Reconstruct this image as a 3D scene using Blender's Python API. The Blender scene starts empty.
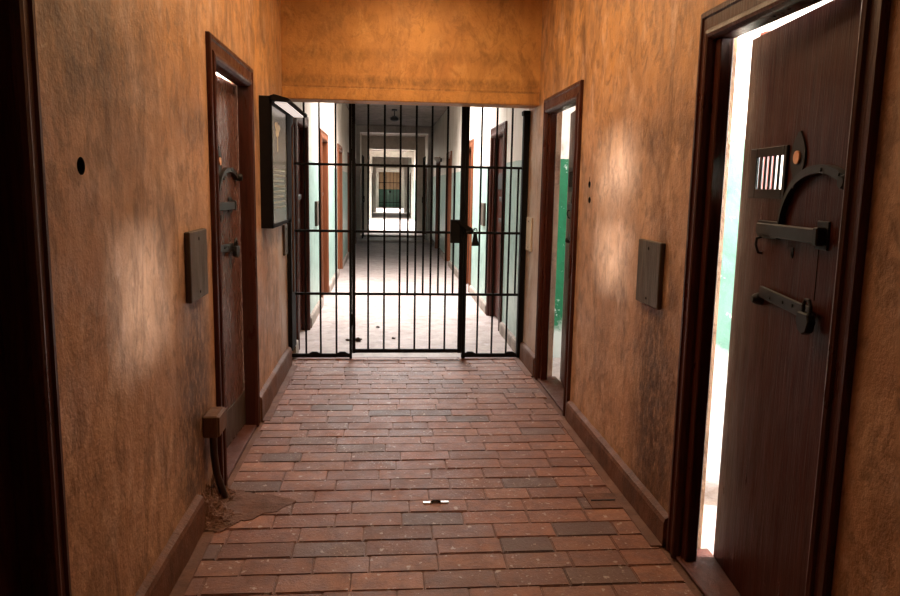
import bpy, bmesh, math, random
from mathutils import Vector, Matrix
random.seed(7)
PI = math.pi
SC = bpy.context.scene
COL = SC.collection

# ------------------------------------------------------------------ sizes (metres)
XL, XR = -0.8124, 1.2061          # faces of the left and right corridor walls
YB = -2.6                          # back end of the corridor
YLF, YLB = 5.98, 6.21              # lintel over the gate, front and back
YG = 6.36                          # plane of the gate
ZL = 2.152                         # underside of the lintel
ZC = 3.05                          # ceiling
YE = 53.0                          # far end of the corridor
YW = 6.40                          # where the near corridor ends and the far wing begins
TH = 0.12                          # thickness of the walls at the doors

# ------------------------------------------------------------------ materials
def new_mat(name):
    m = bpy.data.materials.new(name); m.use_nodes = True
    nt = m.node_tree; nt.nodes.clear()
    out = nt.nodes.new('ShaderNodeOutputMaterial')
    b = nt.nodes.new('ShaderNodeBsdfPrincipled')
    nt.links.new(b.outputs[0], out.inputs[0])
    return m, nt, b

class NB:
    """small helper for node graphs"""
    def __init__(s, nt): s.nt = nt
    def n(s, t, **kw):
        nd = s.nt.nodes.new(t)
        for k, v in kw.items(): setattr(nd, k, v)
        return nd
    def link(s, a, b): s.nt.links.new(a, b)
    def pos(s, scale=(1, 1, 1), obj=False):
        mp = s.n('ShaderNodeMapping'); mp.inputs['Scale'].default_value = scale
        if obj: s.link(s.n('ShaderNodeTexCoord').outputs['Object'], mp.inputs[0])
        else: s.link(s.n('ShaderNodeNewGeometry').outputs['Position'], mp.inputs[0])
        return mp.outputs[0]
    def noise(s, vec, scale, detail=6, rough=.6, dist=0):
        t = s.n('ShaderNodeTexNoise'); t.inputs['Scale'].default_value = scale
        t.inputs['Detail'].default_value = detail; t.inputs['Roughness'].default_value = rough
        t.inputs['Distortion'].default_value = dist
        s.link(vec, t.inputs['Vector']); return t.outputs['Fac']
    def ramp(s, fac, a, b, ca=(0, 0, 0, 1), cb=(1, 1, 1, 1)):
        r = s.n('ShaderNodeValToRGB'); e = r.color_ramp.elements
        e[0].position = a; e[0].color = ca; e[1].position = b; e[1].color = cb
        s.link(fac, r.inputs[0]); return r.outputs[0]
    def mix(s, fac, a, b, mode='MIX'):
        m = s.n('ShaderNodeMix', data_type='RGBA', blend_type=mode)
        for i, v in ((0, fac), (6, a), (7, b)):
            if hasattr(v, 'links'): s.link(v, m.inputs[i])
            else: m.inputs[i].default_value = v if not isinstance(v, tuple) else (*v, 1) if len(v) == 3 else v
        return m.outputs[2]
    def math(s, op, a, b=0.0, clamp=False):
        m = s.n('ShaderNodeMath', operation=op, use_clamp=clamp)
        for i, v in enumerate((a, b)):
            if hasattr(v, 'links'): s.link(v, m.inputs[i])
            else: m.inputs[i].default_value = v
        return m.outputs[0]
    def bump(s, h, strength, dist, bsdf):
        b = s.n('ShaderNodeBump'); b.inputs['Strength'].default_value = strength
        b.inputs['Distance'].default_value = dist
        s.link(h, b.inputs['Height']); s.link(b.outputs[0], bsdf.inputs['Normal'])
    def blob(s, cy, cz, ry, rz):
        """soft patch round a point of a side wall, 1 at its middle"""
        sep = s.n('ShaderNodeSeparateXYZ'); s.link(s.n('ShaderNodeNewGeometry').outputs['Position'], sep.inputs[0])
        a = s.math('MULTIPLY', s.math('SUBTRACT', sep.outputs[1], cy), 1/ry)
        b = s.math('MULTIPLY', s.math('SUBTRACT', sep.outputs[2], cz), 1/rz)
        d = s.math('ADD', s.math('MULTIPLY', a, a), s.math('MULTIPLY', b, b))
        return s.math('SUBTRACT', 1.0, d, True)

def plaster(name, c1, c2, dark, speck, stains=(), grime=.6, rough=.5, ochre=None, pale=None):
    m, nt, b = new_mat(name); g = NB(nt)
    p = g.pos(); ps = g.pos((1, 1, .42))
    base = g.mix(g.ramp(g.noise(p, 1.7, 7, .62, .6), .36, .66), c1, c2)
    if ochre:
        sep = g.n('ShaderNodeSeparateXYZ'); g.link(g.n('ShaderNodeNewGeometry').outputs['Position'], sep.inputs[0])
        wob = g.math('ADD', sep.outputs[2], g.math('MULTIPLY', g.math('SUBTRACT', g.noise(p, 1.1, 4), .5), 1.6))
        base = g.mix(g.ramp(g.math('MULTIPLY', wob, .3), .46, .74), base, ochre)  # warm overhead light painted into the upper walls as an ochre tint
    base = g.mix(g.math('MULTIPLY', g.ramp(g.noise(p, 9, 6, .7), .42, .72), .28), base, (c1[0]*1.22, c1[1]*1.25, c1[2]*1.4))
    md = g.ramp(g.noise(g.pos((1, 1, .6)), 4.6, 10, .72, .5), .40, .62)
    base = g.mix(g.math('MULTIPLY', md, grime*.55), base, tuple(q*.55 for q in c2))
    gr = g.ramp(g.noise(ps, 3.3, 10, .72, 1.0), .51, .66)
    base = g.mix(g.math('MULTIPLY', gr, grime), base, dark)
    gr2 = g.ramp(g.noise(g.pos((1, 1, .18)), 11, 5, .6), .60, .74)
    base = g.mix(g.math('MULTIPLY', gr2, grime*.55), base, dark)
    mo = g.ramp(g.noise(g.pos((1, 1, .7)), 10, 9, .74, .8), .50, .60)
    base = g.mix(g.math('MULTIPLY', mo, grime*.75), base, tuple(q*.45 for q in c2))
    lt = g.ramp(g.noise(g.pos((1, 1, .5)), 7, 8, .72, .4), .54, .68)
    base = g.mix(g.math('MULTIPLY', lt, .6), base, (min(.75, c1[0]*1.18), min(.7, c1[1]*1.3), min(.65, c1[2]*1.55)))
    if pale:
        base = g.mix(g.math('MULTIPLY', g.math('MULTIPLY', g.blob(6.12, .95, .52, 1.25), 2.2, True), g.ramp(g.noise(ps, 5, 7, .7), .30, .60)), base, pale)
    sp = g.ramp(g.noise(p, 46, 3, .6), .66, .74)
    base = g.mix(g.math('MULTIPLY', sp, .45), base, speck)
    for (cy, cz, ry, rz, amt) in stains:
        bl = g.math('MULTIPLY', g.blob(cy, cz, ry, rz), g.ramp(g.noise(g.pos((1, 1, .6)), 30, 6, .75), .34, .60))
        base = g.mix(g.math('MULTIPLY', bl, amt, True), base, (dark[0]*.5, dark[1]*.5, dark[2]*.5))
    g.link(base, b.inputs['Base Color'])
    rr = g.ramp(g.noise(p, 5, 5), .3, .7, (rough-.1,)*3+(1,), (rough+.14,)*3+(1,))
    g.link(rr, b.inputs['Roughness'])
    h = g.math('ADD', g.noise(p, 14, 8, .65), g.math('MULTIPLY', g.noise(p, 70, 4), .35))
    g.bump(h, .55, .014, b)
    b.inputs['Specular IOR Level'].default_value = .4
    return m

M = {}
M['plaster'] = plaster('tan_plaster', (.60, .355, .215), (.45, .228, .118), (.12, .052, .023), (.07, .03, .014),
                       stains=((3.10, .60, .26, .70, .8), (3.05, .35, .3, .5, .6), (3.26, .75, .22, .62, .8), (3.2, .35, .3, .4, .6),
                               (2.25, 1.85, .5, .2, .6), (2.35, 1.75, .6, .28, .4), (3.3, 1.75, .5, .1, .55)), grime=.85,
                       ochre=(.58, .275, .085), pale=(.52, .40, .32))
M['ochre'] = plaster('ochre_plaster', (.62, .29, .075), (.50, .21, .05), (.17, .065, .018), (.2, .08, .02), stains=((6, 2.30, 6, .05, .5), (6, 2.25, 6, .012, .6), (6, 2.5, 6, .06, .25)), grime=.5, rough=.55)
M['skirt'] = plaster('brown_plaster', (.19, .075, .036), (.13, .050, .024), (.05, .020, .010), (.04, .016, .009), grime=.6, rough=.62)
M['mortar'] = plaster('cement', (.19, .085, .05), (.13, .056, .034), (.07, .03, .02), (.05, .025, .02), grime=.5, rough=.7)
M['ceil'] = plaster('old_ceiling', (.36, .29, .24), (.25, .20, .165), (.12, .085, .07), (.1, .08, .06), grime=.6, rough=.8)
M['palefloor'] = plaster('pale_concrete', (.45, .36, .325), (.34, .265, .235), (.20, .145, .125), (.10, .06, .045), grime=.45, rough=.5)
M['stone'] = plaster('pale_stone', (.62, .56, .50), (.52, .46, .40), (.3, .24, .2), (.2, .15, .12), grime=.3, rough=.6)

def dado(name, upper, lower, zsplit, worn, low_white=0.0, rough=.4):
    """whitewash above a painted dado, worn through in places"""
    m, nt, b = new_mat(name); g = NB(nt); p = g.pos()
    sep = g.n('ShaderNodeSeparateXYZ'); g.link(g.n('ShaderNodeNewGeometry').outputs['Position'], sep.inputs[0])
    zz = g.math('ADD', sep.outputs[2], g.math('MULTIPLY', g.math('SUBTRACT', g.noise(p, 6, 4), .5), .03))
    up = g.mix(g.ramp(g.noise(g.pos((1, 1, .4)), 4, 8, .7, .6), .50, .72), upper, (upper[0]*.62, upper[1]*.52, upper[2]*.42))
    lo = g.mix(g.ramp(g.noise(p, 5, 8, .7, .8), .45, .7), lower, (lower[0]*.55, lower[1]*.62, lower[2]*.6))
    lo = g.mix(g.ramp(g.noise(p, 17, 7, .75), .62, .66), lo, worn)
    if low_white:
        q = g.ramp(g.math('SUBTRACT', g.math('ADD', sep.outputs[2], g.math('MULTIPLY', g.noise(p, 7, 6, .7), .5)), low_white), .2, .3)
        lo = g.mix(q, worn, lo)
    isup = g.math('GREATER_THAN', zz, zsplit)
    g.link(g.mix(isup, lo, up), b.inputs['Base Color'])
    b.inputs['Roughness'].default_value = rough
    g.bump(g.noise(p, 18, 7, .7), .3, .01, b)
    return m
M['wing'] = dado('whitewash_over_pale_green', (.74, .66, .58), (.33, .46, .41), 1.75, (.55, .48, .40))
M['cellteal'] = dado('whitewash_over_teal', (.80, .74, .66), (.15, .29, .22), 1.76, (.66, .66, .62), low_white=.65)
M['cellgreen'] = dado('whitewash_over_green', (.80, .76, .72), (.012, .17, .072), 1.755, (.62, .66, .62), low_white=.30)
M['endwall'] = dado('orange_over_green', (.50, .27, .12), (.03, .12, .07), 1.25, (.06, .16, .10))

def wood(name, c1, c2, rough=.34, scale=1.0, spec=.3, bump=.45):
    m, nt, b = new_mat(name); g = NB(nt)
    p = g.pos((7*scale, 7*scale, .55*scale), obj=True)
    n1 = g.noise(p, 5, 8, .62, 1.4)
    base = g.mix(g.ramp(n1, .34, .68), c1, c2)
    n2 = g.noise(g.pos((40, 40, 1.2), obj=True), 4, 4, .6)
    base = g.mix(g.math('MULTIPLY', g.ramp(n2, .5, .75), .5), base, (c1[0]*.35, c1[1]*.35, c1[2]*.35))
    drip = g.ramp(g.noise(g.pos((9, 9, .75), obj=True), 4, 6, .7, .4), .56, .68)
    base = g.mix(g.math('MULTIPLY', drip, .35), base, (c2[0]*1.5, c2[1]*1.3, c2[2]*1.3))
    worn = g.ramp(g.noise(g.pos((1, 1, .35), obj=True), 5, 8, .7, .5), .60, .74)
    base = g.mix(g.math('MULTIPLY', worn, .40), base, (c2[0]*1.4, c2[1]*1.4, c2[2]*1.5))
    g.link(base, b.inputs['Base Color'])
    b.inputs['Specular IOR Level'].default_value = spec
    rr = g.ramp(g.noise(g.pos((3, 3, .8), obj=True), 5, 6, .6), .3, .7, (rough-.09,)*3+(1,), (rough+.16,)*3+(1,))
    g.link(rr, b.inputs['Roughness'])
    g.bump(g.math('ADD', n1, g.math('MULTIPLY', n2, .6)), bump, .006, b)
    return m
M['wood'] = wood('dark_red_wood', (.034, .0064, .0030), (.064, .0130, .0060), .34, spec=.12, bump=.25)
M['leftwood'] = wood('sheen_tinted_red_wood', (.085, .034, .024), (.15, .070, .055), .24)  # reflection of the bright wing put into a lighter leaf colour
M['casing'] = wood('dark_varnished_wood', (.045, .0100, .0052), (.076, .018, .009), .32)
M['woodwing'] = wood('orange_brown_wood', (.135, .038, .014), (.20, .062, .023), .38)
M['greywood'] = wood('weathered_board', (.062, .044, .032), (.105, .077, .058), .5)
M['creamwood'] = wood('cream_board', (.72, .60, .46), (.64, .53, .40), .5)
M['boxwood'] = wood('brown_box', (.11, .048, .022), (.15, .07, .034), .45)
M['sill'] = wood('dark_red_sill', (.085, .026, .018), (.13, .045, .032), .5)

def simple(name, col, rough=.5, metal=0.0, emit=None, es=0.0, vary=.25, scale=30, spec=.5):
    m, nt, b = new_mat(name); g = NB(nt)
    f = g.ramp(g.noise(g.pos(obj=True), scale, 6, .65), .35, .7)
    g.link(g.mix(f, col, tuple(max(0, c*(1-vary)) for c in col)), b.inputs['Base Color'])
    b.inputs['Roughness'].default_value = rough; b.inputs['Metallic'].default_value = metal
    b.inputs['Specular IOR Level'].default_value = spec
    if emit:
        b.inputs['Emission Color'].default_value = (*emit, 1); b.inputs['Emission Strength'].default_value = es
    g.bump(g.noise(g.pos(obj=True), scale*2, 4), .12, .002, b)
    return m
M['iron'] = simple('black_iron', (.012, .010, .010), .5, .4)
M['strap'] = simple('worn_iron', (.026, .023, .023), .45, .5)
M['grille'] = simple('black_painted_steel', (.008, .007, .007), .75, 0, spec=.12)
M['copper'] = simple('copper', (.80, .36, .15), .38, .2)
M['steel'] = simple('bright_steel', (.62, .60, .56), .3, .8)
M['dark'] = simple('charcoal_panel', (.012, .0095, .009), .85, spec=.08)
M['screen'] = simple('grey_acrylic', (.20, .20, .195), .22, 0, vary=.3, scale=6)
M['letters'] = simple('pale_letters', (.52, .56, .55), .5)
M['emblem'] = simple('cream_emblem', (.70, .58, .36), .5)
M['tube'] = simple('white_diffuser', (.8, .75, .7), .5, 0, (1, .86, .78), .75, vary=.05)
M['pinkbar'] = simple('pink_plaster', (.24, .055, .042), .5)
M['kick'] = wood('greyed_kick_board', (.060, .042, .034), (.085, .060, .048), .42)
M['leafdebris'] = simple('dry_brown_debris', (.05, .025, .015), .8)
M['pipe'] = simple('dark_pipe', (.05, .028, .018), .5)

def brick_mat():
    m, nt, b = new_mat('red_clay_pavers'); g = NB(nt)
    at = g.n('ShaderNodeVertexColor', layer_name='tone')
    p = g.pos()
    c = g.mix(g.math('MULTIPLY', g.ramp(g.noise(p, 12, 9, .74), .40, .62), .62), at.outputs[0], (.11, .04, .025))
    c = g.mix(g.math('MULTIPLY', g.ramp(g.noise(p, 60, 5, .7), .55, .72), .40), c, (.36, .20, .15))
    c = g.mix(g.math('MULTIPLY', g.ramp(g.noise(p, 2.2, 7, .7, .6), .52, .72), .45), c, (.10, .05, .04))
    # lime spots and drips of old whitewash
    s1 = g.ramp(g.noise(p, 26, 3, .5), .66, .68)
    s2 = g.math('MULTIPLY', g.ramp(g.noise(p, 1.6, 3), .46, .60), g.ramp(g.noise(p, 75, 3, .6), .62, .66))
    c = g.mix(g.math('MULTIPLY', g.math('MAXIMUM', s1, s2), .7), c, (.50, .40, .34))
    g.link(c, b.inputs['Base Color'])
    g.link(g.ramp(g.noise(p, 7, 7, .65), .3, .7, (.36,)*3+(1,), (.62,)*3+(1,)), b.inputs['Roughness'])
    b.inputs['Specular IOR Level'].default_value = .5
    g.bump(g.math('ADD', g.noise(p, 24, 8, .7), g.math('MULTIPLY', g.noise(p, 90, 3), .4)), .5, .009, b)
    return m
M['brick'] = brick_mat()

# ------------------------------------------------------------------ mesh helpers
class MB:
    def __init__(s): s.bm = bmesh.new()
    def hull(s, pts, faces):
        v = [s.bm.verts.new(p) for p in pts]
        for f in faces: s.bm.faces.new([v[i] for i in f])
        return v
    def box(s, a, b, bev=0.0, mat=None, seg=1):
        x0, y0, z0 = (min(a[i], b[i]) for i in range(3)); x1, y1, z1 = (max(a[i], b[i]) for i in range(3))
        t = bmesh.new()
        v = [t.verts.new(p) for p in ((x0, y0, z0), (x1, y0, z0), (x1, y1, z0), (x0, y1, z0), (x0, y0, z1), (x1, y0, z1), (x1, y1, z1), (x0, y1, z1))]
        for f in ((0, 3, 2, 1), (4, 5, 6, 7), (0, 1, 5, 4), (1, 2, 6, 5), (2, 3, 7, 6), (3, 0, 4, 7)): t.faces.new([v[i] for i in f])
        if bev > 0: bmesh.ops.bevel(t, geom=t.edges[:], offset=bev, segments=seg, affect='EDGES', profile=.5)
        if mat is not None: t.transform(mat)
        s.join(t); return s
    def join(s, t):
        me = bpy.data.meshes.new('tmp'); t.to_mesh(me); t.free(); s.bm.from_mesh(me); bpy.data.meshes.remove(me)
    def tube(s, pts, r, seg=10, close=False):
        """round bar along a polyline"""
        pts = [Vector(p) for p in pts]; n = len(pts); rings = []
        rs = r if isinstance(r, (list, tuple)) else [r]*n
        up = None
        for i, p in enumerate(pts):
            if close: d = (pts[(i+1) % n]-pts[i-1])
            else: d = (pts[min(i+1, n-1)]-pts[max(i-1, 0)])
            d.normalize()
            if up is None: up = d.orthogonal().normalized()
            up = (up-d*up.dot(d)).normalized(); sd = d.cross(up)
            rings.append([s.bm.verts.new(p+(up*math.cos(a)+sd*math.sin(a))*rs[i]) for a in (2*PI*k/seg for k in range(seg))])
        m = n if close else n-1
        for i in range(m):
            A, B = rings[i], rings[(i+1) % n]
            for k in range(seg): s.bm.faces.new((A[k], A[(k+1) % seg], B[(k+1) % seg], B[k]))
        if not close:
            s.bm.faces.new(rings[0][::-1]); s.bm.faces.new(rings[-1])
        return s
    def prism(s, poly, d, axis=1, start=0.0, bev=0.0):
        """polygon (a,b) extruded along an axis (0 x, 1 y, 2 z)"""
        def P(a, b, c): return (c, a, b) if axis == 0 else (a, c, b) if axis == 1 else (a, b, c)
        t = bmesh.new()
        A = [t.verts.new(P(a, b, start)) for a, b in poly]; B = [t.verts.new(P(a, b, start+d)) for a, b in poly]
        t.faces.new(A[::-1]); t.faces.new(B)
        for i in range(len(poly)): j = (i+1) % len(poly); t.faces.new((A[i], A[j], B[j], B[i]))
        bmesh.ops.recalc_face_normals(t, faces=t.faces[:])
        if bev > 0: bmesh.ops.bevel(t, geom=t.edges[:], offset=bev, segments=1, affect='EDGES')
        s.join(t); return s
    def build(s, name, mat, parent=None, smooth=False, loc=None):
        bmesh.ops.recalc_face_normals(s.bm, faces=s.bm.faces[:])
        me = bpy.data.meshes.new(name); s.bm.to_mesh(me); s.bm.free()
        me.materials.append(mat)
        if smooth:
            me.polygons.foreach_set('use_smooth', [True]*len(me.polygons))
            me.set_sharp_from_angle(angle=math.radians(40))
        o = bpy.data.objects.new(name, me); COL.objects.link(o)
        if parent: o.parent = parent
        if loc is not None: o.location = loc
        return o

def tag(o, label=None, cat=None, group=None, kind=None):
    if label: o['label'] = label
    if cat: o['category'] = cat
    if group: o['group'] = group
    if kind: o['kind'] = kind
    return o
def empty(name, loc=(0, 0, 0), rz=0.0):
    o = bpy.data.objects.new(name, None); COL.objects.link(o)
    o.empty_display_size = .1; o.location = loc; o.rotation_euler.z = rz
    return o
def children(o): return [c for c in bpy.data.objects if c.parent == o]
def copy_tree(o, parent=None):
    c = o.copy(); COL.objects.link(c); c.parent = parent
    for ch in children(o): copy_tree(ch, c)
    return c
def struct(o, label=None, cat=None): return tag(o, label, cat, None, 'structure')

def wall_grid(u0, u1, z0, z1, holes, place, du=None):
    """a slab with rectangular holes; place(u, z, side) gives the 3D point, side 0 face / 1 back"""
    us = sorted({u0, u1, *[h[0] for h in holes], *[h[1] for h in holes]})
    zs = sorted({z0, z1, *[h[2] for h in holes], *[h[3] for h in holes]})
    us = [u for u in us if u0-1e-6 <= u <= u1+1e-6]; zs = [z for z in zs if z0-1e-6 <= z <= z1+1e-6]
    def solid(i, j):
        if i < 0 or j < 0 or i >= len(us)-1 or j >= len(zs)-1: return False
        u, z = (us[i]+us[i+1])/2, (zs[j]+zs[j+1])/2
        return not any(h[0] < u < h[1] and h[2] < z < h[3] for h in holes)
    mb = MB(); V = {}
    def v(i, j, s):
        if (i, j, s) not in V: V[i, j, s] = mb.bm.verts.new(place(us[i], zs[j], s))
        return V[i, j, s]
    for i in range(len(us)-1):
        for j in range(len(zs)-1):
            if not solid(i, j): continue
            for s in (0, 1): mb.bm.faces.new((v(i, j, s), v(i+1, j, s), v(i+1, j+1, s), v(i, j+1, s)))
            for (di, dj, a, b) in ((-1, 0, (i, j), (i, j+1)), (1, 0, (i+1, j), (i+1, j+1)), (0, -1, (i, j), (i+1, j)), (0, 1, (i, j+1), (i+1, j+1))):
                if not solid(i+di, j+dj): mb.bm.faces.new((v(*a, 0), v(*b, 0), v(*b, 1), v(*a, 1)))
    return mb

def cut(o, pieces):
    """cut holes into a finished mesh and keep only the result"""
    mb = MB()
    for f in pieces: f(mb)
    c = mb.build('cutter', M['dark'])
    md = o.modifiers.new('b', 'BOOLEAN'); md.object = c; md.operation = 'DIFFERENCE'; md.solver = 'EXACT'
    bpy.context.view_layer.update()
    dg = bpy.context.evaluated_depsgraph_get()
    me = bpy.data.meshes.new_from_object(o.evaluated_get(dg))
    o.modifiers.clear(); old = o.data; o.data = me
    bpy.data.meshes.remove(old)
    # inside of the bored holes coloured dark, standing for their shade
    me.materials.append(M['dark']) if len(me.materials) < 2 else None
    x = pieces[0].x
    for p in me.polygons:
        if .004 < abs(p.center.x-x) < TH-.004 and any(abs(p.center.y-q.y) < .04 and abs(p.center.z-q.z) < .06 for q in pieces): p.material_index = 1
    cm = c.data; bpy.data.objects.remove(c); bpy.data.meshes.remove(cm)

# ------------------------------------------------------------------ a cell door
# local frame of a door: X from the free edge to the hinge, Y into the cell, Z up
DW, DH, CW = 1.13, 2.17, .115
def casing_mb():
    mb = MB()
    def sweep(prof):
        """profile of (distance inward, depth) swept up one side, over and down"""
        rows = []
        for (w, d) in prof:
            w = .025+w*(CW-.025)/CW; d = d*.85 if d < 0 else d
            t = DH+.028-w*(CW+.028)/CW
            rows.append([(w, d, 0.0), (w, d, t), (DW-w, d, t), (DW-w, d, 0.0)])
        V = [[mb.bm.verts.new(p) for p in r] for r in rows]; n = len(prof)
        for i in range(n):
            A, B = V[i], V[(i+1) % n]
            for k in range(3): mb.bm.faces.new((A[k], A[k+1], B[k+1], B[k]))
        mb.bm.faces.new([r[0] for r in V]); mb.bm.faces.new([r[3] for r in V][::-1])
    sweep([(0, .004), (0, -.020), (.006, -.026), (.022, -.026), (.028, -.018), (.070, -.018), (.076, -.028), (.092, -.032),
           (.104, -.028), (.112, -.014), (CW, -.006), (CW, .056), (.052, .056), (.052, .004)])
    # rebate strip the leaf closes against, free side and head
    mb.box((CW-.002, .006, 0), (.160, .056, DH-CW+.002), .004)
    return mb

def make_door(name):
    root = empty(name)
    casing_mb().build('casing', M['casing'], root)
    MB().box((.052, -.012, 0), (DW-.052, .15, .014), .004).build('threshold', M['sill'], root)
    LW, LT = .90, .036
    leaf_origin = Vector((1.025, .0575, 0))
    # leaf frame: origin on the hinge line, so u (from the free edge) = LW + x
    hx0, hx1, hz0, hz1 = .148, .366, 1.512, 1.624
    mb = wall_grid(0, LW, .018, 2.058, [(.098, .376, 1.495, 1.642)], lambda u, z, s: (u-LW, 0 if s == 0 else LT, z))
    leaf = mb.build('door_leaf', M['wood'], root, loc=leaf_origin)
    def P(u): return u-LW
    def part(mb, name, mat, smooth=False): return mb.build(name, mat, leaf, smooth)
    # seam between two planks, as a thin raised strip of dark wood
    m = MB(); m.box((P(.640), -.0012, 1.18), (P(.6435), .001, 1.335)); part(m, 'plank_seam', M['dark'])
    # viewing hatch: a frame with five upright bars
    m = MB(); fx0, fx1, fz0, fz1 = .090, .388, 1.480, 1.655
    for a, b in (((fx0, fz0), (hx0, fz1)), ((hx1, fz0), (fx1, fz1)), ((hx0, hz1), (hx1, fz1)), ((hx0, fz0), (hx1, hz0))):
        m.box((P(a[0]), -.009, a[1]), (P(b[0]), .002, b[1]), .002)
    part(m, 'hatch_frame', M['iron'])
    for k in range(6):
        u = hx0+(hx1-hx0)*(k+1)/6
        if k < 5:
            m = MB(); m.box((P(u-.006), -.008, hz0-.002), (P(u+.006), -.001, hz1+.002), .0015); part(m, 'hatch_bar', M['iron'])
    # spy hole with a lens-shaped plate
    m = MB(); pl = []
    for k in range(28):
        a = 2*PI*k/28; z = .082*math.sin(a); w = .006+.044*max(0, math.cos(a)**2)**1.1
        pl.append((P(.462)+(w if math.cos(a) > 0 else -w), 1.612+z))
    m.prism(pl, .006, 1, -.006); part(m, 'spyhole_plate', M['iron'])
    m = MB(); m.tube([(P(.462), -.011, 1.612), (P(.462), .002, 1.612)], .021, 20); part(m, 'spyhole_cover', M['copper'], True)
    # curved strap
    C = [(.385, 1.385), (.396, 1.435), (.420, 1.482), (.458, 1.522), (.508, 1.550), (.565, 1.566), (.630, 1.572), (.692, 1.567), (.748, 1.552), (.800, 1.530)]
    Wd = [.004, .006, .008, .010, .012, .0125, .0125, .0125, .013, .013]
    fine = []
    for i in range(len(C)-1):
        for t in (0, .25, .5, .75):
            p0 = C[max(i-1, 0)]; p1 = C[i]; p2 = C[i+1]; p3 = C[min(i+2, len(C)-1)]
            q = [.5*(2*p1[j]+(p2[j]-p0[j])*t+(2*p0[j]-5*p1[j]+4*p2[j]-p3[j])*t*t+(3*p1[j]-p0[j]-3*p2[j]+p3[j])*t**3) for j in (0, 1)]
            fine.append((q[0], q[1], Wd[i]+(Wd[i+1]-Wd[i])*t))
    fine.append((*C[-1], Wd[-1]))
    L, R = [], []
    for i, (u, z, w) in enumerate(fine):
        a = fine[max(i-1, 0)]; b = fine[min(i+1, len(fine)-1)]
        d = Vector((b[0]-a[0], b[1]-a[1])).normalized(); n = Vector((-d.y, d.x))
        L.append((P(u)+n.x*w, z+n.y*w)); R.append((P(u)-n.x*w, z-n.y*w))
    m = MB(); rows = []
    for (l, r) in zip(L, R):
        rows.append([m.bm.verts.new((l[0], y, l[1])) for y in (-.020, .001)]+[m.bm.verts.new((r[0], y, r[1])) for y in (.001, -.020)])
    for i in range(len(rows)-1):
        for k in range(4): m.bm.faces.new((rows[i][k], rows[i][(k+1) % 4], rows[i+1][(k+1) % 4], rows[i+1][k]))
    m.bm.faces.new(rows[0]); m.bm.faces.new(rows[-1][::-1])
    for u, z in ((.485, 1.52), (.65, 1.57), (.755, 1.554)): m.tube([(P(u), -.024, z), (P(u), -.018, z)], .006, 8)
    part(m, 'curved_strap', M['strap'])
    m = MB(); m.tube([(P(.803), -.040, 1.532), (P(.803), -.030, 1.532), (P(.803), .001, 1.532)], [.016, .021, .021], 14); part(m, 'strap_stud', M['iron'], True)
    # upper slide bolt
    m = MB(); m.box((P(.35), -.030, 1.352), (P(.665), -.008, 1.397), .004); m.box((P(.225), -.024, 1.356), (P(.37), -.010, 1.395), .003)
    m.box((P(.34), -.012, 1.358), (P(.66), .001, 1.390)); part(m, 'slide_bolt', M['strap'])
    m = MB(); m.box((P(.215), -.014, 1.345), (P(.375), .001, 1.404), .002); part(m, 'bolt_keeper', M['iron'])
    m = MB(); m.box((P(.628), -.006, 1.335), (P(.698), .001, 1.420), .002); m.box((P(.660), -.034, 1.348), (P(.688), -.004, 1.402), .004); part(m, 'bolt_bracket', M['iron'])
    m = MB(); m.tube([(P(.235), -.006, 1.345), (P(.235), -.022, 1.340), (P(.235), -.024, 1.318), (P(.235), -.014, 1.290), (P(.235), .001, 1.288)], .005, 8); part(m, 'staple', M['strap'], True)
    m = MB(); m.tube([(P(.472), -.003, 1.306), (P(.472), .001, 1.306)], .009, 14); m.box((P(.466), -.003, 1.292), (P(.478), .001, 1.306)); m.tube([(P(.472), -.003, 1.318), (P(.472), .001, 1.318)], .009, 14); part(m, 'keyhole_plate', M['iron'])
    # lower hasp, sagging a little towards its padlock
    m = MB(); m.prism([(P(.275), 1.138), (P(.285), 1.178), (P(.655), 1.160), (P(.645), 1.118)], .010, 1, -.018, .002)
    m.box((P(.30), -.010, 1.135), (P(.36), .001, 1.168)); m.box((P(.56), -.010, 1.126), (P(.62), .001, 1.160))
    for u in (.37, .47, .54): m.tube([(P(u), -.022, 1.148), (P(u), -.017, 1.148)], .006, 8)
    part(m, 'hasp', M['strap'])
    m = MB(); m.tube([(P(.262), -.034, 1.128), (P(.262), -.022, 1.128), (P(.262), .001, 1.128)], [.012, .020, .024], 12); part(m, 'bolt_knob', M['iron'], True)
    m = MB()
    m.tube([(P(.640), -.030, 1.140), (P(.640), -.030, 1.170), (P(.652), -.030, 1.184), (P(.672), -.030, 1.184), (P(.684), -.030, 1.168), (P(.684), -.030, 1.140)], .0055, 8)
    m.prism([(P(.620), 1.118), (P(.628), 1.146), (P(.690), 1.146), (P(.702), 1.122), (P(.690), 1.090), (P(.664), 1.078), (P(.636), 1.088)], .026, 1, -.043, .004)
    part(m, 'padlock', M['iron'])
    # inside face ledges
    m = MB()
    for z in (.25, 1.0, 1.85): m.box((P(.06), LT-.001, z-.06), (P(.84), LT+.022, z+.06), .004)
    part(m, 'ledge', M['wood'])
    return root

def place_door(root, side, y_near, angle):
    """side 'L' or 'R'; y_near .. y_near+DW along that wall"""
    if side == 'R': root.location = (XR, y_near+DW, 0); root.rotation_euler.z = -PI/2
    else: root.location = (XL, y_near, 0); root.rotation_euler.z = PI/2
    for c in children(root):
        if c.name.split('.')[0] == 'door_leaf': c.rotation_euler.z = -math.radians(angle)

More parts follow.
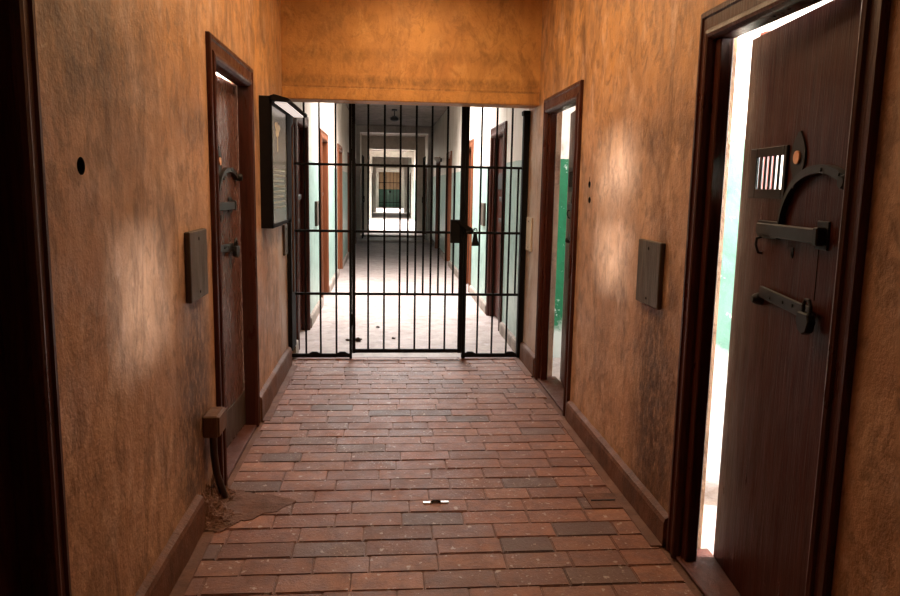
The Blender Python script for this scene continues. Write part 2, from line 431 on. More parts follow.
proto = make_door('door_1')
near_right = proto
far_right = copy_tree(proto); far_right.name = 'door_2'
left_mid = copy_tree(proto); left_mid.name = 'door_3'
left_near = copy_tree(proto); left_near.name = 'door_4'
D_NR, D_FR, D_LM, D_LN = 1.742, 4.592, 3.495, .712
place_door(near_right, 'R', D_NR, 5.2); place_door(far_right, 'R', D_FR, 6.8)
place_door(left_mid, 'L', D_LM, 3.0); place_door(left_near, 'L', D_LN, 0)
struct(near_right, 'large dark red wooden cell door ajar in the foreground on the right, with barred hatch', 'cell door')
struct(far_right, 'dark cell door standing ajar on the right wall just before the gate, green wall in its gap', 'cell door')
struct(left_mid, 'dark red cell door on the left wall before the black information panel', 'cell door')
struct(left_near, 'cell door in deep shade at the left edge of the view', 'cell door')
for c in children(left_mid):
    if c.name.startswith('door_leaf'):
        m = MB(); m.box((-.89, -.006, .03), (-.01, .001, .235), .002); m.build('kick_board', M['kick'], c)['label'] = 'greyed band along the foot of the door'
        c.data = c.data.copy(); c.data.materials.clear(); c.data.materials.append(M['leftwood'])

# wing doors beyond the gate: the same kind, in orange-brown wood
wing_spec = [('L', 6.62), ('L', 9.16), ('L', 12.35), ('L', 15.6), ('L', 18.2), ('R', 7.52), ('R', 10.42), ('R', 13.95), ('R', 17.0),
             ('L', 35.4), ('L', 37.6), ('L', 40.2), ('R', 35.6), ('R', 37.8), ('R', 40.4), ('L', 20.6), ('R', 20.7), ('L', 22.3), ('R', 22.4)]
ordw = ['nearest', 'second', 'third', 'fourth', 'fifth', 'sixth', 'seventh', 'eighth', 'ninth', 'tenth', 'eleventh']
wing_proto = None
cnt = {'L': 0, 'R': 0}
wing_sorted = sorted(wing_spec, key=lambda q: q[1])
for i, (s, y0) in enumerate(wing_sorted):
    if wing_proto is None:
        wing_proto = r = empty('door_5')
        casing_mb().build('casing', M['woodwing'], r)
        lf = MB().box((-.90, 0, .018), (0, .046, 2.05), .003).build('door_leaf', M['wood'], r, loc=(1.025, .0575, 0))
        m = MB(); m.box((-.54, -.030, 1.352), (-.20, .001, 1.397), .004); m.build('slide_bolt', M['strap'], lf)
        m = MB(); m.box((-.62, -.018, 1.12), (-.25, .001, 1.16), .003); m.build('hasp', M['strap'], lf)
        m = MB(); m.box((-.79, -.008, 1.48), (-.49, .001, 1.655), .003); m.build('hatch_frame', M['iron'], lf)
    else:
        r = copy_tree(wing_proto); r.name = 'door_%d' % (5+i)
    place_door(r, s, y0, 0)
    if i < 2: shaded_two = globals().setdefault('DARK2', []); shaded_two.append(r)
    nm = ordw[cnt[s]]; cnt[s] += 1
    struct(r, 'brown cell door behind the gate, %s along the %s wall of the far wing' % (nm, 'left' if s == 'L' else 'right'), 'cell door')

for r in DARK2:  # nearest two casings: their lack of light put into a darker wood
    for c in children(r):
        if c.name.startswith('casing'):
            c.data = c.data.copy(); c.data.materials.clear(); c.data.materials.append(M['casing'])

# ------------------------------------------------------------------ the shell
def holes_for(ys): return [(y+.05, y+DW-.05, -1, DH-.05) for y in ys]
def side_wall(name, x, out, y0, y1, doors, mat, label):
    mb = wall_grid(y0, y1, 0, ZC, [(a, b, 0, d) for a, b, c, d in holes_for(doors)], lambda u, z, s: (x+(0 if s == 0 else out*TH), u, z))
    o = mb.build(name, mat); return struct(o, label, 'wall')
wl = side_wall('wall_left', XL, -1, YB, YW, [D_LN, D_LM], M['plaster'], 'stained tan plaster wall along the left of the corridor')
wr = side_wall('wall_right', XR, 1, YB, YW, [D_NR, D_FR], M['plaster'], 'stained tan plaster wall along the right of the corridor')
def hole(x, y, z, ry, rz, d):
    def f(mb):
        n = 20
        ring = [(y+ry*math.cos(2*PI*k/n), z+rz*math.sin(2*PI*k/n)) for k in range(n)]
        mb.prism(ring, d, 0, x-d/2)
    f.x, f.y, f.z = x, y, z
    return f
cut(wl, [hole(XL, 2.075, 1.537, .027, .024, .20)])
def keyhole(x, y, z, d):
    def f(mb):
        ring = [(y+.026*math.cos(a), z+.020*math.sin(a)) for a in (math.radians(100+k*340/18) for k in range(19))]
        ring += [(y+.007, z+.046), (y-.004, z+.046)][:2]
        mb.prism(ring, d, 0, x-d/2)
    f.x, f.y, f.z = x, y, z
    return f
cut(wr, [keyhole(XR, 4.382, 1.528, .20)])
cut(wr, [hole(XR, 4.367, 1.437, .026, .019, .20)])
side_wall('wall_left_wing', XL, -1, YW, YE, [y for s, y in wing_spec if s == 'L'], M['wing'], 'whitewashed wall with pale green dado, left side beyond the gate')
side_wall('wall_right_wing', XR, 1, YW, YE, [y for s, y in wing_spec if s == 'R'], M['wing'], 'whitewashed wall with pale green dado, right side beyond the gate')
# blind recess behind the wing doors and the shaded left door
mb = MB()
for s, y in wing_spec+[('L', D_LN)]:
    a, b = (XL-TH, XL-TH-.03) if s == 'L' else (XR+TH, XR+TH+.03)
    mb.box((a, y-.02, 0), (b, y+DW+.02, DH+.05))
struct(mb.build('trim_1', M['dark']), 'dark boarding closing the cells behind the shut doors', 'boarding')

o = MB().box((XL-.3, YB-.1, 0), (XR+.3, YB, ZC)).build('wall_back', M['plaster']); struct(o, 'plaster wall closing the corridor behind the viewer', 'wall')
# lintel over the gate, a slightly proud lower band
mb = MB(); mb.box((XL, YLF, ZL+.095), (XR, YLB, ZC)); mb.box((XL, YLF-.012, ZL), (XR, YLB, ZL+.095), .006)
struct(mb.build('wall_front', M['ochre']), 'ochre plaster wall above the barred gate', 'wall')

# ceilings with roof lights
def roof(name, y0, y1, holes, mat, label):
    mb = wall_grid(y0, y1, XL-TH, XR+TH, holes, lambda u, z, s: (z, u, ZC+(0 if s == 0 else .12)))
    struct(mb.build(name, mat), label, 'ceiling')
roof('ceiling', YB, YW, [], M['plaster'], 'plaster ceiling of the near corridor')
SKY = [(8.6, 11.9, XL+.25, XR-.25), (25.2, 33.4, XL+.2, XR-.2), (43.3, 49.0, XL+.2, XR-.2)]
roof('ceiling_wing', YW, YE, SKY, M['ceil'], 'dim stained ceiling of the far wing with roof lights')

# floors
bm_floor = MB().box((XL-TH, YB, -.10), (XR+TH, YW, -.008))
colr = []
tm = bmesh.new(); lay = tm.loops.layers.color.new('tone')
DARK = [(.10, 3.17), (-.05, 4.75), (.34, 4.72), (.5, 4.6), (1.02, 3.38), (-.62, 4.05), (.95, 3.30), (.80, 3.62), (-.30, 4.9)]
ROW = .133; y = YB; row = 0
def tone():
    k = random.random(); b = random.uniform(.80, 1.2)
    if k < .05: c = (.15, .075, .052)
    elif k < .30: c = (.225, .079, .036)
    elif k < .5: c = (.32, .126, .060)
    else: c = (.27, .097, .043)
    return tuple(q*b for q in c)
while y < YW-.01:
    y1 = min(y+ROW, YW)
    x = XL+.035-random.uniform(0, .26)
    while x < XR-.035:
        x1 = x+random.choice((.275, .275, .28, .27, .22, .30))
        a, b = max(x, XL+.038), min(x1, XR-.038)
        if b-a > .03:
            g = .0025; c = tone()
            for dx, dy in DARK:
                if a <= dx <= b and y <= dy <= y1: c = (.135, .072, .052)
            z = random.uniform(-.003, .0012); tl = random.uniform(-.0012, .0012)
            t = bmesh.new()
            P = ((a+g, y+g), (b-g, y+g), (b-g, y1-g), (a+g, y1-g))
            lo = [t.verts.new((p[0], p[1], -.02)) for p in P]; hi = [t.verts.new((p[0], p[1], z+tl*(1 if i in (1, 2) else -1))) for i, p in enumerate(P)]
            t.faces.new(hi)
            for i in range(4): t.faces.new((lo[i], lo[(i+1) % 4], hi[(i+1) % 4], hi[i]))
            bmesh.ops.recalc_face_normals(t, faces=t.faces[:])
            bmesh.ops.bevel(t, geom=[e for e in t.edges if all(v in hi for v in e.verts)], offset=.004, segments=2, affect='EDGES')
            l2 = t.loops.layers.color.new('tone')
            for f in t.faces:
                for l in f.loops: l[l2] = (*[max(0, q)**(1/2.2) for q in c], 1)
            me = bpy.data.meshes.new('t'); t.to_mesh(me); t.free(); tm.from_mesh(me); bpy.data.meshes.remove(me)
        x = x1
    y = y1; row += 1
me = bpy.data.meshes.new('floor'); tm.to_mesh(me); tm.free(); me.materials.append(M['brick'])
fl = bpy.data.objects.new('floor', me); COL.objects.link(fl); struct(fl, 'red brick paved floor laid in rows across the corridor', 'floor')
struct(bm_floor.build('trim_2', M['mortar']), 'dark mortar bed under the brick paving', 'mortar')
struct(MB().box((XL-TH, YW, -.10), (XR+TH, YE, 0)).build('floor_wing', M['palefloor']), 'pale worn concrete floor beyond the gate', 'floor')

# skirtings with a cement strip at their foot
def skirting(name, side, y0, y1, label, mat='skirt', h=.165, strip=True):
    s = 1 if side == 'L' else -1; x = XL if side == 'L' else XR
    mb = MB(); n = max(2, int((y1-y0)/.12)); rows = []
    prof = [(0, .0), (.030, .0), (.030, h-.030), (.024, h-.012), (.0, h)]
    for i in range(n+1):
        yy = y0+(y1-y0)*i/n; w = random.uniform(-.003, .003)
        rows.append([mb.bm.verts.new((x+s*(d+(w if d else 0)), yy, z+(w if z > .1 else 0))) for d, z in prof])
    for i in range(n):
        for k in range(5): mb.bm.faces.new((rows[i][k], rows[i][(k+1) % 5], rows[i+1][(k+1) % 5], rows[i+1][k]))
    mb.bm.faces.new(rows[0]); mb.bm.faces.new(rows[-1][::-1])
    struct(mb.build(name, M[mat]), label, 'skirting')
    if strip:
        m = MB(); m.box((x+s*.026, y0, -.012), (x+s*.078, y1, .0045), .003)
        struct(m.build('trim_%d' % next(TRIM), M['mortar']), 'narrow cement strip at the foot of the '+label, 'trim')
import itertools
TRIM = itertools.count(3)
skirting('baseboard_left_near', 'L', D_LN+DW, 3.115, 'brown skirting on the left wall in the foreground')
skirting('baseboard_left_far', 'L', D_LM+DW, 6.10, 'brown skirting on the left wall between cell door and gate')
skirting('baseboard_right_far', 'R', D_FR+DW, 6.30, 'short brown skirting on the right wall beside the gate')
skirting('baseboard_right_mid', 'R', D_NR+DW, D_FR, 'brown skirting on the right wall between the two cell doors', h=.135)
skirting('baseboard_right_near', 'R', YB, D_NR, 'brown skirting on the right wall closest to the viewer')
skirting('baseboard_left_back', 'L', YB, D_LN, 'brown skirting on the left wall behind the viewer')
for sd, nm in (('L', 'left'), ('R', 'right')):
    ds = sorted(y for s, y in wing_spec if s == sd and y < 20); y = YW
    for k, d in enumerate(ds+[20.0]):
        skirting('baseboard_wing_%s_%d' % (nm, k+1), sd, y, d, 'grey skirting on the %s wall beyond the gate, stretch %s' % (nm, ordw[k]), 'ceil', .12, False); y = d+DW

# broken plaster where the left skirting has crumbled beside the cell door
mb = MB(); t = bmesh.new(); bmesh.ops.create_grid(t, x_segments=40, y_segments=70, size=.5)
rng = random.Random(3)
for v in t.verts:
    u, w = v.co.x+.5, v.co.y+.5
    from mathutils import noise as N
    n = N.noise(Vector((u*6, w*9, 1.3)))*.5+N.noise(Vector((u*17, w*24, 5.1)))*.25
    edge = .10+.035*math.sin(w*9)+.10*max(0, 1-abs(w-.38)/.3)
    xx = XL+u*(edge+.03*n); yy = 3.09+w*.44
    prof = max(0, 1-u)**2.2
    fall = min(1, w/.14, (1-w)/.14)
    n2 = N.noise(Vector((u*40, w*60, 2.2)))*.6+N.noise(Vector((u*75, w*110, 8.2)))*.4
    xx += .010*n2; zz = .004+prof*(.13+.10*n)*max(.2, fall)+.014*n2*(1-u)
    v.co = (xx, yy, zz if u < .97 else -.004)
t.verts.ensure_lookup_table()
mb.join(t)
struct(mb.build('trim_20', M['mortar']), 'crumbled plaster and cement at the foot of the left wall beside the cell door', 'rubble')
# thin cement smear over the bricks next to it
mb = MB(); pts = []
for k in range(30):
    a = 2*PI*k/30; r = 1+.18*math.sin(3*a+1)+.10*math.sin(7*a)
    pts.append((XL+.20+.15*r*math.cos(a), 3.36+.14*r*math.sin(a)))
mb.prism(pts, .006, 2, -.002, .0015)
struct(mb.build('trim_21', M['skirt']), 'thin dirty cement patch smeared over the bricks at the left', 'patch')

# thresholds / steps and cross walls further down the wing
def cross_wall(name, y0, y1, x0, x1, zt, label):
    mb = wall_grid(XL, XR, 0, ZC, [(x0, x1, -1, zt)], lambda u, z, s: (u, y0 if s == 0 else y1, z))
    # open the foot: the hole runs to the floor
    struct(mb.build(name, M['wing']), label, 'wall')
def cross(name, y0, y1, x0, x1, zt, label, mat='stone'):
    mb = MB(); mb.box((XL, y0, 0), (x0, y1, ZC)); mb.box((x1, y0, 0), (XR, y1, ZC)); mb.box((x0, y0, zt), (x1, y1, ZC))
    struct(mb.build(name, M[mat]), label, 'wall')
cross('wall_cross_1', 20.0, 20.35, -.71, 1.09, 2.88, 'plain cross wall with an opening, first down the far wing')
cross('wall_cross_2', 24.0, 24.4, -.60, .95, 2.64, 'cross wall before the first bright bay of the far wing')
cross('wall_cross_3', 34.3, 34.7, -.70, 1.12, 2.80, 'cross wall closing the first bright bay of the far wing')
cross('wall_cross_4', 42.5, 42.9, -.60, .97, 2.46, 'cross wall before the last bright bay of the far wing')
struct(MB().box((XL, YE, 0), (XR, YE+.2, ZC)).build('wall_end', M['endwall']), 'orange and green end wall at the far end of the wing', 'wall')
for k, (yy, z) in enumerate(((19.85, .05), (21.9, .045), (24.0, .03))):
    o = MB().box((XL, yy, 0), (XR, yy+.28, z), .01).build('trim_%d' % (30+k), M['stone'])
    struct(o, ('pale stone step across the floor, %s from the gate' % ordw[k]), 'step')

# cells behind the three open doors
def cell(side, n, y0, y1, mat, depth=3.1, wy=None, ww=.6, za=1.25, zb=2.45):
    s = 1 if side == 'R' else -1; x0 = (XR if side == 'R' else XL)+s*TH; x1 = x0+s*depth
    z1 = 2.9; wy = wy or (y0+y1)/2
    lo, hi = min(x0, x1), max(x0, x1)
    mb = MB(); mb.box((lo, y0-.1, 0), (hi, y0, z1)); mb.box((lo, y1, 0), (hi, y1+.1, z1))
    wx = x1
    t = wall_grid(y0-.1, y1+.1, 0, z1, [(wy-ww/2, wy+ww/2, za, zb)], lambda u, z, q: (wx if q == 0 else wx+s*.25, u, z))
    mt = bpy.data.meshes.new('t'); t.bm.to_mesh(mt); t.bm.free(); mb.bm.from_mesh(mt); bpy.data.meshes.remove(mt)
    struct(mb.build('wall_cell_%d' % n, mat), 'painted walls of the cell behind the %s' % NAMES[n], 'wall')
    struct(MB().box((lo, y0-.1, -.1), (hi+(.0), y1+.1, 0)).build('floor_cell_%d' % n, M['palefloor']), 'pale floor of the cell behind the %s' % NAMES[n], 'floor')
    struct(MB().box((lo, y0-.1, z1), (hi, y1+.1, z1+.1)).build('ceiling_cell_%d' % n, M['stone']), 'ceiling of the cell behind the %s' % NAMES[n], 'ceiling')
    w = empty('window_%d' % n); struct(w, 'barred window of the cell behind the %s' % NAMES[n], 'window')
    for k in range(3):
        m = MB(); yy = wy-ww/2+(k+1)*ww/4; m.tube([(wx+s*.12, yy, za), (wx+s*.12, yy, zb)], .010, 8); m.build('window_bar', M['grille'], w)
    if zb-za > .9:
        m = MB(); zz = (za+zb)/2; m.box((wx-s*.02, wy-ww/2, zz-.09), (wx+s*.04, wy+ww/2, zz+.09)); m.build('transom', M['stone'], w)
    return wx+s*.06, wy, s, ww, (za+zb)/2, zb-za
NAMES = {1: 'large door at the right', 2: 'door beside the gate', 3: 'left door'}
cells = [cell('R', 1, .9, 3.62, M['cellteal'], wy=2.42, ww=.55, za=1.95, zb=2.55), cell('R', 2, 3.82, 6.38, M['cellgreen'], wy=5.2, ww=.6, za=1.9, zb=2.5), cell('L', 3, 2.5, 5.3, M['cellteal'], wy=3.88, ww=.7, za=1.25, zb=2.45)]
struct(MB().box((XR+.445, 3.24, 0), (XR+.538, 3.30, 2.2)).build('wall_pier_1', M['pinkbar']), 'pink plastered screen wall inside the cell at the right', 'pier')
struct(MB().box((XR+.538, 3.24, 0), (XR+1.05, 3.30, 2.2)).build('wall_pier_2', M['stone']), 'whitewashed screen wall inside the cell at the right', 'pier')

# ------------------------------------------------------------------ the barred gate
gate = empty('barred_gate', (0, YG, 0))
tag(gate, 'tall black iron barred gate closing the corridor under the ochre lintel', 'gate')
def vbar(x, z0, z1, parent, r=.0085, name='bar'):
    return MB().tube([(x, 0, z0), (x, 0, z1)], r, 8).build(name, M['grille'], parent, True)
XS = [-.690, -.565, -.430]; XLEAF = [-.157, -.020, .113, .247, .380, .511]; XRR = [.800, .930, 1.060]
XMID = [.180, .314, .446, .575]; XMIDR = [.866, .996, 1.125]
PH, PC = -.300, .660                # hinge post and closing post
TOP = ZL+.09
# fixed side grilles
m = MB(); m.box((XL, -.24, .12), (XL+.036, .03, ZL-.004), .003); m.build('post', M['grille'], gate)
m = MB(); m.box((XR-.052, -.035, .012), (XR, .035, ZL-.02), .004); m.build('post', M['grille'], gate)
m = MB(); m.box((XR-.062, -.045, ZL-.045), (XR, .045, ZL-.004), .006); m.build('post_cap', M['grille'], gate)
for x in XS: vbar(x, .02, TOP, gate)
for x in XRR: vbar(x, .02, TOP, gate)
for x in XMIDR: vbar(x, .57, 1.668, gate)
m = MB(); m.box((PH-.018, -.018, .0), (PH+.004, .018, TOP), .003); m.build('post', M['grille'], gate)
m = MB(); m.box((PC+.004, -.020, .0), (PC+.034, .020, TOP), .003); m.build('post', M['grille'], gate)
for (a, b) in ((XL, PH), (PC, XR-.03)):
    for z in (.028, .571, 1.110, 1.668, TOP-.012):
        m = MB(); hh = .016 if z < .1 else .0105
        m.box((a, -.012, z-hh), (b, .012, z+hh), .002); m.build('rail', M['grille'], gate)
for x in (-.62, -.38, .74, 1.10):
    m = MB(); m.prism([(x-.05, .044), (x+.05, .044), (x+.02, .060), (x-.02, .060)], .02, 1, -.01); m.build('bracket', M['grille'], gate)
# swinging leaf
lf = empty('gate_leaf'); lf.parent = gate
m = MB(); m.box((PH+.006, -.016, .05), (PH+.034, .016, TOP-.004), .003); m.build('stile', M['grille'], lf)
m = MB(); m.box((PC-.034, -.018, .05), (PC+.002, .018, TOP-.004), .003); m.build('stile', M['grille'], lf)
for x in XLEAF: vbar(x, .06, TOP-.004, lf)
for x in XMID: vbar(x, .57, 1.668, lf)
for z in (.068, .571, 1.110, 1.668, TOP-.016):
    m = MB(); hh = .016 if z < .1 else .0105
    m.box((PH+.02, -.012, z-hh), (PC-.02, .012, z+hh), .002); m.build('rail', M['grille'], lf)
m = MB(); m.box((.545, -.045, 1.022), (PC-.030, .020, 1.222), .005); m.build('lock_box', M['grille'], lf)
m = MB(); m.prism([(.575, 1.215), (.60, 1.225), (.735, 1.150), (.735, 1.120), (.70, 1.120)], .014, 1, -.060, .002); m.build('latch_bar', M['grille'], lf)
for z in (.35, 1.75):
    m = MB(); m.tube([(PH+.005, -.026, z-.05), (PH+.005, -.026, z+.05)], .012, 10); m.build('hinge', M['grille'], lf, True)
# padlock and chain that hold the leaf shut
PX, PY, PZ = .757, -.045, 1.00
def off(o): o.location = (PX, PY, PZ); return o
m = MB(); m.prism([(-.030, .0), (-.014, .105), (.014, .105), (.034, .0)], .026, 1, -.013, .004); pad = off(m.build('padlock', M['grille'], gate))
m = MB(); m.tube([(-.016, 0, .10), (-.018, 0, .135), (-.006, 0, .152), (.008, 0, .150), (.016, 0, .134), (.014, 0, .10)], .005, 8); m.build('shackle', M['strap'], pad, True)
m = MB()
for k in range(5):
    f = k/4; c = Vector((-.065+.062*f, -.012, .12+.022*math.sin(f*PI*.5)))
    pl = []
    for q in range(10):
        a = 2*PI*q/10
        pl.append((c.x+.014*math.cos(a), c.y+(.008*math.sin(a) if k % 2 else 0), c.z+(0 if k % 2 else .008*math.sin(a))))
    m.tube(pl, .0026, 6, True)
m.build('chain', M['strap'], pad, True)

# end gate, tiny in the distance
eg = empty('barred_gate', (0, YE-1.2, 0)); tag(eg, 'distant closed barred gate at the far end of the wing', 'gate')
m = MB(); m.box((XL, -.05, 0), (-.56, .05, ZC)); m.box((.98, -.05, 0), (XR, .05, ZC)); m.box((-.56, -.05, 2.42), (.98, .05, ZC)); m.build('surround', M['stone'], eg)
for k in range(7):
    MB().tube([(-.50+k*.237, 0, 0), (-.50+k*.237, 0, 2.42)], .014, 6).build('bar', M['grille'], eg)
for z in (.35, 1.7): MB().box((-.56, -.012, z-.02), (.98, .012, z+.02)).build('rail', M['grille'], eg)
MB().box((.14, -.04, 1.02), (.28, .02, 1.16), .01).build('lock_box', M['grille'], eg)
# two open gate leaves folded back at the first cross wall
def folded(x, name_label, flip):
    g = empty('gate_leaf', (x, 20.3, 0)); tag(g, name_label, 'gate')
    for k in range(6): MB().tube([(0, .08+k*.2*1, .06), (0, .08+k*.2, 2.3)], .012, 6).build('bar', M['grille'], g)
    for z in (.08, 1.1, 2.28): MB().box((-.014, .05, z-.018), (.014, 1.12, z+.018)).build('rail', M['grille'], g)
    MB().box((-.03, .98, 1.02), (.05 if flip < 0 else .03, 1.10, 1.20), .006).build('lock_box', M['grille'], g)
folded(-.66, 'open gate leaf folded back at the left of the first cross wall', 1)
folded(1.03, 'open gate leaf folded back at the right of the first cross wall', -1)

# ------------------------------------------------------------------ things on the walls
def board(side, y0, y1, z0, z1, t, mat, label, group=None, hole=True, name='notice_board'):
    s = 1 if side == 'L' else -1; x = XL if side == 'L' else XR
    r = empty(name, (x, (y0+y1)/2, z0)); tag(r, label, 'board', group)
    h = z1-z0; w = (y1-y0)/2
    MB().box((0, -w, 0), (s*t, w, h), .004).build('panel', mat, r)
    m = MB(); m.tube([(s*(t-.002), 0, h-.035), (s*(t+.0015), 0, h-.035)], .008, 12); m.build('screw', M['dark'], r)
    m = MB(); m.tube([(s*(t-.002), 0, .03), (s*(t+.0015), 0, .03)], .006, 12); m.build('screw', M['dark'], r)
    return r
board('L', 3.05, 3.335, 1.010, 1.300, .024, M['greywood'], 'weathered grey wooden board on the left wall before the cell door')
board('R', 3.115, 3.40, .982, 1.275, .022, M['greywood'], 'dark weathered wooden board on the right wall between the cell doors')
board('L', 5.885, 6.05, .94, 1.18, .018, M['greywood'], 'small grey board on the left wall below the information panel')
board('R', 6.07, 6.28, .975, 1.258, .014, M['creamwood'], 'cream board on the right wall strip between cell door and gate')
board('L', 8.50, 8.78, 1.03, 1.31, .03, M['greywood'], 'narrow dark board on the left wall just beyond the gate')
board('R', 9.02, 9.30, 1.03, 1.31, .03, M['greywood'], 'narrow dark board on the bright right wall beyond the gate')

# information panel with its strip lamp
ip = empty('information_panel', (XL, 5.37, 1.21)); tag(ip, 'black framed information panel with a strip lamp on the left wall beside the gate', 'sign')
D = .074; W = .47; Hh = .84
m = MB(); m.box((0, -W, 0), (D-.006, W, Hh)); m.build('back_box', M['dark'], ip)
m = MB()
for a, b in (((-W, 0), (-W+.035, Hh)), ((W-.20, 0), (W, Hh)), ((-W, 0), (W, .025)), ((-W, Hh-.05), (W, Hh))):
    m.box((D-.010, a[0], a[1]), (D+.004, b[0], b[1]), .002)
m.build('frame', M['dark'], ip)
m = MB(); m.box((D-.008, -W+.03, .02), (D-.003, W-.195, Hh-.045)); scr = m.build('screen', M['screen'], ip)
m = MB(); rng = random.Random(5)
for k in range(8):
    z = .375-k*.036; yy = -W+.085
    while yy < W-.30-(.06 if k % 3 == 2 else 0):
        w = rng.uniform(.008, .02)
        m.box((D-.0035, yy, z), (D-.0022, yy+w, z+.012)); yy += w+.008
tag(m.build('text_lines', M['letters'], scr), kind='stuff')
m = MB(); cz = .655; cy = -.17
pts = []
for k in range(24):
    a = 2*PI*k/24; rr = 1+.22*math.sin(3*a+.6)+.12*math.sin(5*a)
    pts.append((cy+.105*rr*math.cos(a), cz+.048*rr*math.sin(a)))
m.prism(pts, .0012, 0, D-.0035); m.prism([(cy-.012, cz-.15), (cy+.012, cz-.15), (cy+.016, cz), (cy-.016, cz)], .0011, 0, D-.0035)
m.build('emblem', M['emblem'], scr)
# hood of the strip lamp, reaching out over the panel
hd = MB(); hd.prism([(D-.02, Hh-.004), (D+.02, Hh+.012), (D+.112, Hh-.012), (D+.118, Hh-.030), (D+.096, Hh-.034), (D-.004, Hh-.026)], 1.08, 1, -W, .002)
hd = hd.build('lamp_hood', M['dark'], ip)
m = MB(); m.box((D+.018, -W+.05, Hh-.041), (D+.094, W+.10, Hh-.030), .003); m.build('diffuser', M['tube'], hd)
m = MB(); m.tube([(D+.100, W+.06, Hh-.022), (D+.100, W+.150, Hh-.022)], .017, 14); m.build('end_cap', M['dark'], hd, True)
# wire running from the panel to the gate
cb = MB(); cb.tube([(XL+.085, 5.98, 2.02), (XL+.075, 6.10, 1.985), (XL+.055, 6.13, 1.95), (XL+.050, 6.13, 1.2), (XL+.050, 6.13, .62)], .007, 8)
tag(cb.build('cable', M['boxwood'], None, True), 'thin brown cable running down the wall beside the gate post', 'cable')

# junction box with its pipe, left of the cell door
jb = empty('junction_box', (XL, 3.33, .37)); tag(jb, 'small brown junction box low on the left wall beside the cell door', 'box')
MB().box((0, -.085, 0), (.068, .075, .100), .006).build('box_body', M['boxwood'], jb)
MB().box((.066, -.080, .005), (.074, .070, .095), .003).build('cover', M['boxwood'], jb)
m = MB(); m.tube([(.030, -.02, .004), (.030, -.012, -.10), (.034, .01, -.20), (.045, .06, -.30), (.055, .09, -.372)], .017, 10); m.build('pipe', M['pipe'], jb, True)
# drain cover on the right
dc = empty('drain_cover', (1.055, 3.33, 0)); tag(dc, 'dark square drain cover in the brick floor near the right wall', 'drain cover')
m = MB(); m.box((-.075, -.085, -.01), (.075, .085, .006), .002); m.build('plate', M['skirt'], dc)
m = MB(); m.box((-.06, -.004, .004), (.06, .004, .010)); m.build('lifting_bar', M['iron'], dc)

# metal clip on the floor
mc = empty('metal_clip', (.242, 3.346, .0015), math.radians(2)); tag(mc, 'small silvery metal clip lying on the brick floor', 'clip')
m = MB(); m.box((-.062, -.010, 0), (-.020, .010, .006), .0015); m.box((.020, -.010, 0), (.062, .010, .006), .0015); m.box((-.022, .002, 0), (.022, .010, .007), .0015); m.build('strip', M['steel'], mc)
m = MB(); m.tube([(-.026, -.003, .006), (-.012, -.004, .013), (.008, -.004, .013), (.022, -.003, .006)], .0045, 8); m.build('spring', M['iron'], mc, True)

# dry debris on the pale floor behind the gate
DEB = [(-.273, 7.095, .04, 'dark dry leaf on the pale floor behind the gate hinge'), (-.369, 7.10, .022, 'small dark crumb left of the dry leaf behind the gate'),
       (-.087, 7.763, .022, 'small dark crumb on the pale floor, farthest behind the gate'), (.073, 7.191, .022, 'small dark crumb behind the middle of the gate leaf')]
for (x, y, r, lb) in DEB:
    m = MB(); rg = random.Random(int(x*1000)); bmm = bmesh.new(); bmesh.ops.create_icosphere(bmm, subdivisions=2, radius=1)
    for v in bmm.verts:
        k = 1+.35*rg.uniform(-1, 1); v.co = Vector((v.co.x*r*k, v.co.y*r*k*.9, (v.co.z*.4+.4)*r*abs(k)))
    m.join(bmm); o = m.build('debris', M['leafdebris'], None, True, (x, y, 0)); tag(o, lb, 'debris', 'dry debris behind the gate')

# old lamp hanging from the wing ceiling
cl = empty('ceiling_lamp', (.147, 15.6, ZC)); tag(cl, 'small dark lamp hanging from the ceiling of the far wing', 'lamp')
m = MB(); m.tube([(0, 0, 0), (0, 0, -.03)], .06, 14); m.build('ceiling_rose', M['iron'], cl, True)
m = MB(); m.tube([(0, 0, -.02), (0, 0, -.15)], .010, 8); m.build('rod', M['iron'], cl, True)
m = MB(); m.tube([(0, 0, -.13), (0, 0, -.17), (0, 0, -.22), (0, 0, -.24)], [.03, .085, .085, .04], 16); m.build('shade', M['iron'], cl, True)
wlp = empty('wall_lamp', (XR, 16.6, 2.08)); tag(wlp, 'small white lamp on the right wall of the far wing', 'lamp')
m = MB(); m.box((-.03, -.05, -.04), (0, .05, .04), .004); m.build('base', M['iron'], wlp)
m = MB(); m.tube([(-.03, 0, 0), (-.07, 0, .01), (-.13, 0, .03), (-.17, 0, .03)], [.03, .05, .05, .02], 12); m.build('globe', M['stone'], wlp, True)

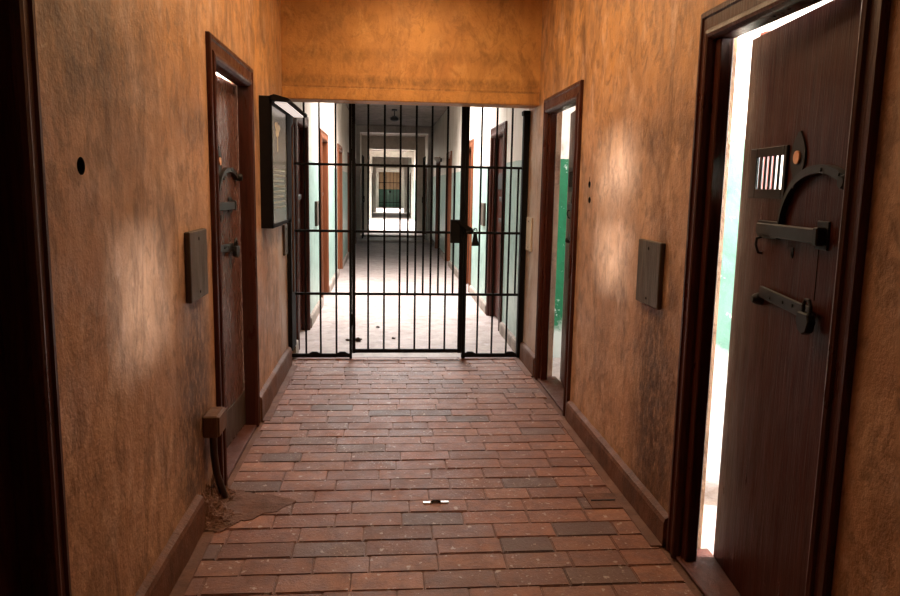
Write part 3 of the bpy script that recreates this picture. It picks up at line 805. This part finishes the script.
# ------------------------------------------------------------------ light
def area(name, loc, direction, sx, sy, power, col, spread=None):
    l = bpy.data.lights.new(name, 'AREA'); l.shape = 'RECTANGLE'; l.size = sx; l.size_y = sy
    l.energy = power; l.color = col
    if spread: l.spread = math.radians(spread)
    o = bpy.data.objects.new(name, l); COL.objects.link(o); o.location = loc
    o.rotation_euler = Vector(direction).to_track_quat('-Z', 'Y').to_euler()
    return o
DAY = (1.0, .97, .95); COOL = (.92, .96, 1.0); WARM = (1.0, .70, .40)
CX = (XL+XR)/2
# roof lights over the far wing
for (y0, y1, x0, x1), pw in zip(SKY, (380, 1200, 1000)):
    area('roof_light', ((x0+x1)/2, (y0+y1)/2, ZC+.10), (0, 0, -1), x1-x0, y1-y0, pw, DAY, 150 if y0 < 20 else 95)
# daylight through the cell windows
for (wx, wy, s, ww, zm, hh), pw in zip(cells, (1100, 230, 3400)):
    area('window_light', (wx, wy, zm), (-s, 0, -.0001), ww, hh, pw, COOL)
# warm lights added overhead out of view; the second fills the near end
area('unseen_corridor_light', (CX, 4.15, ZC-.03), (0, 0, -1), .5, 2.8, 58, WARM)
area('unseen_corridor_light', (CX, .6, ZC-.03), (0, 0, -1), .5, 1.6, 1.8, WARM)

w = bpy.data.worlds.new('world'); SC.world = w; w.use_nodes = True
bg = w.node_tree.nodes['Background']; bg.inputs[0].default_value = (.75, .87, 1, 1); bg.inputs[1].default_value = .5

# ------------------------------------------------------------------ camera
f, p, yw, rl = 738.9065, -.1494, .0869, .0183
F = Vector((math.sin(yw)*math.cos(p), math.cos(yw)*math.cos(p), math.sin(p)))
R = Vector((math.cos(yw), -math.sin(yw), 0)); U = R.cross(F)
R2 = R*math.cos(rl)+U*math.sin(rl); U2 = -R*math.sin(rl)+U*math.cos(rl)
cd = bpy.data.cameras.new('camera'); cd.sensor_width = 36; cd.lens = f/900*36; cd.clip_start = .05; cd.clip_end = 200
co = bpy.data.objects.new('camera', cd); COL.objects.link(co)
mt = Matrix((R2, U2, -F)).transposed().to_4x4(); mt.translation = (0, 0, 1.5); co.matrix_world = mt
SC.camera = co

SC.view_settings.view_transform = 'Standard'; SC.view_settings.look = 'None'
SC.view_settings.exposure = 0.0; SC.view_settings.gamma = 1.0; SC.view_settings.use_curve_mapping = False
